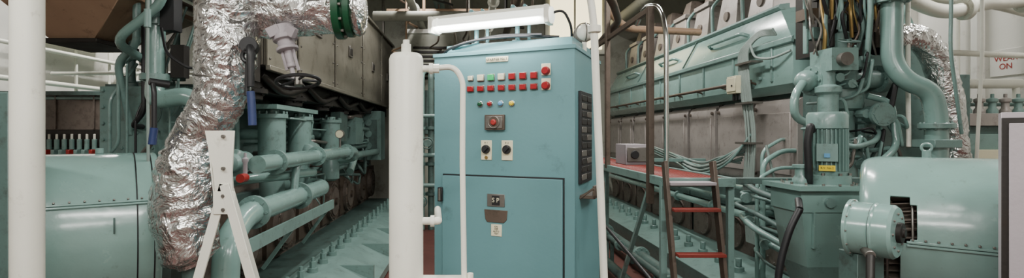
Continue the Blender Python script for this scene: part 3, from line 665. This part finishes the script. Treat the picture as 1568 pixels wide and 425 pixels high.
foil('foil_lagged_outlet_pipe',[(3.30,4.05,2.36),(3.55,4.05,2.38),(3.70,4.05,2.2),(3.76,4.05,1.95),(3.80,4.05,1.7),(3.84,4.05,1.35),(3.84,4.05,1.2)],[.085,.09,.095,.095,.09,.095,.09],seg=48,amp=.009)
q=B('foil_pipe_support');q.cyl((3.84,4.05,0),(3.84,4.05,1.2),.05,TEALD);q.flange((3.84,4.05,1.19),(0,0,1),.1,.04,TEAL,8);q.tube([(3.9,3.95,1.3),(3.9,3.9,2.2),(3.95,3.95,4.7)],.012,WHT,.1);q.finish()
k=B('cable_bundle')
for i in range(9):
    o_=i*.022; j=random.uniform(-.02,.02)
    k.tube([(2.84-.004*i,4.75,2.52+o_*.3),(2.82,5.0,2.56+o_*.3),(2.80,5.18+o_,2.45),(2.78,5.1+o_,2.1),(2.80+j,5.02+o_,1.6),(2.79,5.05+o_,1.1),(2.84,5.08+o_,.5)],.010,CABLE,.12,8)
for i in range(11):
    y0=5.1+i*.02; z=1.22+.03*(i%4); sag=random.uniform(.05,.14)
    k.tube([(2.80,y0,1.6-.03*i),(2.66,y0+.2,z+.05),(2.6+.02*i,y0+.8,z-sag),(2.62,y0+1.5,z+.05),(2.68,y0+2.4,z+.05+.01*i),(2.74,y0+4,z+.08)],.012,CABLE if i%3 else TEAL,.25,8)
k.tube([(2.8,5.12,2.5),(2.8,5.05,2.35),(2.82,4.8,2.3),(2.88,4.6,2.35)],.012,CABLE,.1)
k.tube([(2.9,4.6,.9),(2.7,4.55,1.2),(2.66,4.6,1.5)],.012,CABLE,.1)
for z in(2.3,1.9,1.5,1.1): k.box((2.74,5.0,z),(2.86,5.3,z+.02),STEEL)
k.finish(0)
k=B('junction_box');k.box((2.72,5.25,2.02),(2.84,5.43,2.2),CRM);k.box((2.71,5.24,2.04),(2.72,5.42,2.18),CRM);k.cyl((2.71,5.3,2.1),(2.7,5.3,2.1),.012,BLK,8);k.box((2.84,5.3,2.05),(2.92,5.38,2.15),STEEL)
for x in(5.28,5.34,5.4):k.cyl((2.78,x,1.95),(2.78,x,2.02),.014,BLK,8)
k.finish()
k=B('service_pipes')
for x,y,r,z1 in((2.6,4.55,.022,1.35),(2.68,4.7,.016,1.45),(2.52,4.5,.016,1.2)):
    k.tube([(x,y,0),(x,y,z1),(x+.2,y+.05,z1+.1),(2.95,y+.1,z1+.1)],r,TEALG,.08)
for i in range(7):
    z=.55+i*.1;x=2.3+random.random()*.3
    k.tube([(2.95,4.9,z),(x,4.6,z+.03),(x-.1+.12*(i%3),4.2,z-.02),(x+.1,3.9,z-.12-.05*(i%2)),(x+.3,3.8,z-.2)],random.choice([.014,.02,.026]),TEAL if i%2 else TEALD,.1)
    if i%2: k.flange((x-.03,4.4,z+.005),(.25,1,.1),.045,.03,TEAL,6)
k.tube([(1.93,3.0,1.16),(1.86,2.98,1.05),(1.80,2.98,.85),(1.78,2.98,.6),(1.78,3.0,0)],.02,BLK,.15)
k.tube([(1.93,3.0,1.16),(2.0,3.12,1.2)],.02,BLK,0)
k.finish(.002)
# ------------------------------------------------------------------ platform + ladder + rails
p=B('access_platform');z=1.28
x0,x1,y0,y1=1.3,1.75,3.4,6.6
for (a_,b_) in(((x0,y0,z),(x0,y1,z)),((x1,y0,z),(x1,y1,z)),((x0,y0,z),(x1,y0,z)),((x0,y1,z),(x1,y1,z))): p.bar(a_,b_,.03,.06,TEAL)
for i in range(16): p.bar((x0+(i+.5)*(x1-x0)/16,y0,z+.01),(x0+(i+.5)*(x1-x0)/16,y1,z+.01),.006,.02,REDG)
for i in range(70): p.bar((x0,y0+(i+.5)*(y1-y0)/70,z+.012),(x1,y0+(i+.5)*(y1-y0)/70,z+.012),.006,.018,REDG)
p.box((x0,y0,z-.03),(x1,y1,z-.02),RUST)
for x,y in((x0,y0+.05),(x0,y1-.05),(x1,y0+.05),(x1,y1-.05),(x0,5)): p.box((x-.02,y-.02,0),(x+.02,y+.02,z),TEAL)
p.box((x1,3.5,1.26),(2.75,3.56,1.3),TEALD);p.box((x1,6.3,1.26),(2.9,6.36,1.3),TEAL)
p.bar((x0,y0+.3,z-.05),(x0,y0+1.2,.1),.03,.03,TEAL)
p.box((x0-.02,4.82,z),(x0+.02,4.88,3.05),RUST);p.box((x0-.02,3.67,1.1),(x0+.02,3.73,2.52),RUST);p.box((x0-.02,6.3,z),(x0+.02,6.36,2.7),RUST)
p.bar((x0,3.7,2.5),(x0,6.33,2.5),.03,.04,RUST)
p.tube([(x0,4.0,2.45),(x0+.01,3.85,2.56),(x0+.04,3.6,2.50),(x0+.06,3.55,2.3),(x0+.06,3.55,1.26)],.017,CHR,.12,14,8)
p.finish(.002)
l=B('ladder')
for x in(1.275,1.59):
    l.bar((x,3.36,1.42),(x,3.05,.0),.022,.06,RUST,up=(0,1,0))
for i in range(4):
    z=1.12-.27*i; y=3.30-.07*i-.04
    l.box((1.285,y-.04,z-.01),(1.58,y+.03,z+.01),REDG)
l.box((1.285,3.28,1.27),(1.58,3.38,1.29),GRY)
l.finish(.002)
i_=B('instrument_box');i_.box((1.52,5.0,1.30),(1.74,5.35,1.5),GRY);i_.box((1.53,4.98,1.33),(1.73,5.0,1.47),STEEL);i_.cyl((1.6,4.98,1.4),(1.6,4.965,1.4),.04,BLK,18);i_.finish()
t=B('floor_pipework_run')
for x,z,r in((1.5,.2,.05),(1.75,.3,.035),(2.0,.18,.06)):
    t.tube([(x,2.2,z),(x,9.5,z)],r,TEALD,0,14)
    for y in(3,4.5,6,7.5):t.flange((x,y,z),(0,1,0),r*1.7,.05,TEAL,8);t.box((x-.02,y+.3,0),(x+.02,y+.34,z),TEALD)
t.tube([(1.1,3.0,0),(1.1,3.0,.7),(1.1,4.5,.9),(1.1,4.6,1.5),(1.1,6.5,1.5)],.012,BLK,.15)
t.finish()
# ------------------------------------------------------------------ far right things
g=B('grey_cabinet',Matrix.Translation((1.97,1.9,0))@Matrix.Rotation(math.atan2(-.69,.72),4,'Z'))
g.box((0,0,0),(.5,.2,1.68),GRY);g.box((.02,-.012,.05),(.48,0,1.64),GRY);g.cyl((.06,-.012,1.0),(.06,-.03,1.0),.015,BLK,12);g.box((.0,-.004,.04),(.5,0,1.66),DRK);g.finish()
e=B('auxiliary_engine')
e.box((4.6,5.0,0),(5.7,9,1.68),TEALD);e.box((4.58,4.95,1.68),(5.72,9,1.8),PINK);e.box((4.6,4.97,1.1),(5.7,5.0,1.6),TEAL)
e.box((4.9,4.94,1.35),(5.15,4.97,1.45),CRM)
for i in range(8):
    x=4.68+i*.13; e.lathe((x,5.1,1.8),(0,0,1),[(.045,0),(.045,.04),(.03,.06),(.03,.11),(.045,.12),(.045,.15),(.015,.16),(.015,.2)],PINK if i%2 else TEAL,16)
e.cyl((4.6,5.3,2.12),(5.7,5.3,2.12),.05,WHT);e.cyl((4.6,5.2,1.9),(5.7,5.2,1.9),.02,TEAL)
for x in (4.65,5.65): e.cyl((x,5.3,1.8),(x,5.3,2.15),.03,WHT)
e.finish()
q=B('overhead_white_pipes')
q.tube([(3.6,4.5,4.7),(3.65,4.5,2.95),(3.9,4.5,2.75),(4.2,4.5,2.65),(4.5,4.5,2.75),(5.9,4.6,2.85)],.06,WHT,.2,20,8)
q.tube([(3.9,4.8,3.3),(4.1,4.8,2.9),(4.9,4.8,2.82),(5.95,4.9,2.6)],.045,WHT,.2,18)
q.tube([(4.1,5.2,4.7),(4.1,5.2,2.6),(4.3,5.2,2.45),(5.95,5.3,2.4)],.03,WHT,.2)
q.tube([(4.5,4.3,2.95),(4.75,4.3,2.75),(4.95,4.3,2.9),(5.0,4.3,4.7)],.04,WHT,.15,16)
for p_ in((4.35,4.5,2.7),(4.9,4.52,2.77)): q.flange(p_,(1,0,.1),.1,.04,WHT,8)
q.cyl((4.62,4.5,2.78),(4.62,4.5,2.95),.02,STEEL);q.wheel((4.62,4.5,2.95),(0,.2,1),.09,WHT)
for y in(5.4,6.2,7.2): q.cyl((5.9,y,0),(5.9,y,4.7),.025,WHT)
q.finish(.002)
q=B('wall_frames')
for y in(4.6,5.3,6.0,6.9,7.9): q.box((5.9,y-.04,0),(6,y+.04,4.7),WALL)
q.finish()
s=B('warning_sign');s.box((5.985,5.5,2.25),(6,5.9,2.55),WALL);s.finish()
MR=lambda y,z:Matrix.Translation((5.982,y,z))@Matrix.Rotation(-math.pi/2,4,'Z')@Matrix.Rotation(math.pi/2,4,'X')
text(s.ob,'warning_text','WEAR\nON',MR(5.72,2.4),.09,RED)
q=B('overhead_piping')
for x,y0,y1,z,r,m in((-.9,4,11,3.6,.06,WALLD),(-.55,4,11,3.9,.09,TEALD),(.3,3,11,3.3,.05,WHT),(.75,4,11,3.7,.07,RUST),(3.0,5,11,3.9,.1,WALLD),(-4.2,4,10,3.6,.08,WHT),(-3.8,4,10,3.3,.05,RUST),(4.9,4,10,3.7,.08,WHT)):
    q.cyl((x,y0,z),(x,y1,z),r,m,14)
    for y in(4.9,6.4,8):q.cyl((x,y,z),(x,y,4.7),.01,STEEL,6);q.flange((x,y+.2,z),(0,1,0),r*1.5,.05,m,6)
for y,z,r,m in((6.2,3.5,.05,RUST),(7.4,3.3,.07,WALLD),(8.6,3.65,.05,TAN)): q.cyl((-1.4,y,z),(.8,y,z),r,m,14)
q.tube([(.0,5,4.7),(-.35,5,3.2),(-1.1,5.2,3.0)],.05,TEAL,.2)
q.tube([(.98,4,4.7),(.98,4,2.85),(1.2,4.3,2.7),(1.45,5,2.7),(1.5,6.5,2.6)],.035,RUST,.15)
q.tube([(1.5,5.5,4.7),(1.5,5.5,2.9),(1.7,5.6,2.75),(2.6,5.8,2.75)],.04,TAN,.15)
for i in range(14):
    x=-1.2+random.random()*2.2;y=5+random.random()*4;z=3.0+random.random()*.9
    q.tube([(x,y,4.7),(x,y,z),(x+random.uniform(-.4,.4),y+.3,z-.05),(x+random.uniform(-.4,.4),y+1,z)],random.choice([.015,.025,.04]),random.choice([RUST,DRK,TAN,STEEL,WALLD]),.1,8)
q.box((-3.6,5.5,3.3),(-2.4,8.5,3.7),DRK);q.box((-5.6,6.2,3.2),(-3.9,6.5,3.5),DRK)
for x,y in((-3.5,5.7),(-2.5,8.3),(-5.4,6.3),(-4.1,6.3)): q.cyl((x,y,3.4),(x,y,4.7),.02,STEEL)
q.finish(.002)
# ------------------------------------------------------------------ lights
def fixture(x,y,z,L,en,along='x',col=(1,.98,.94)):
    b=B('unseen_ceiling_light')
    dx,dy=(L/2,.09) if along=='x' else (.09,L/2)
    b.box((x-dx,y-dy,z),(x+dx,y+dy,z+.06),WHT)
    for o_ in(-.04,.04):
        if along=='x': b.cyl((x-dx+.03,y+o_,z-.02),(x+dx-.03,y+o_,z-.02),.014,LAMP,10)
        else: b.cyl((x+o_,y-dy+.03,z-.02),(x+o_,y+dy-.03,z-.02),.014,LAMP,10)
    for k_ in(-.8,.8): b.cyl((x+(dx*k_ if along=='x' else 0),y+(dy*k_ if along!='x' else 0),z+.05),(x+(dx*k_ if along=='x' else 0),y+(dy*k_ if along!='x' else 0),4.7),.008,STEEL,6)
    ob=b.finish(.002)
    li=bpy.data.lights.new('unseen_tube_light','AREA');li.shape='RECTANGLE';li.size=L*.95;li.size_y=.12;li.energy=en;li.color=col
    lo=bpy.data.objects.new('unseen_tube_light',li);bpy.context.scene.collection.objects.link(lo)
    lo.parent=ob;lo.matrix_parent_inverse=Matrix.Translation(-ob.location);lo.location=(x,y,z-.06)
    if along!='x':lo.rotation_euler=(0,0,math.pi/2)
fixture(-1.9,.9,3.1,1.4,62)
fixture(.1,.3,3.2,1.4,64)
fixture(2.0,.8,3.1,1.4,64)
fixture(0,-.9,2.9,1.6,72)  # added unseen behind the camera for frontal fill light
fixture(-.4,4.0,3.7,1.4,70,'y')  # added above the view to lift the shadows on the left engine
fixture(1.7,3.9,3.7,1.4,80,'y')  # added above the view to brighten the right engine's side panels
fixture(-.7,7.6,4.25,1.4,85,'y')
fixture(2.1,7.3,4.25,1.4,110,'y')
fixture(-4.0,5.0,4.1,1.4,110,'y')
fixture(-5.0,7.8,4.25,1.4,110,'y')
fixture(4.9,3.6,4.1,1.4,85,'y')
fixture(4.9,7.0,4.25,1.4,60,'y')
li=bpy.data.lights.new('cabinet_lamp_light','AREA');li.shape='RECTANGLE';li.size=.55;li.size_y=.06;li.energy=5
lo=bpy.data.objects.new('cabinet_lamp_light',li);bpy.context.scene.collection.objects.link(lo)
lo.matrix_world=MC@Matrix.Translation((.29,-.06,2.11))@Matrix.Rotation(math.radians(50),4,'X')
w=bpy.data.worlds.new('world');bpy.context.scene.world=w;w.use_nodes=True
w.node_tree.nodes['Background'].inputs[0].default_value=(.6,.65,.6,1);w.node_tree.nodes['Background'].inputs[1].default_value=.2
# ------------------------------------------------------------------ camera
cd=bpy.data.cameras.new('camera');co=bpy.data.objects.new('camera',cd);bpy.context.scene.collection.objects.link(co)
co.location=(0,0,1.6);co.rotation_euler=(math.pi/2,0,0);cd.sensor_fit='HORIZONTAL';cd.sensor_width=36;cd.lens=18
cd.shift_x=64/1568;cd.shift_y=-7.5/1568;cd.clip_start=.05
bpy.context.scene.camera=co
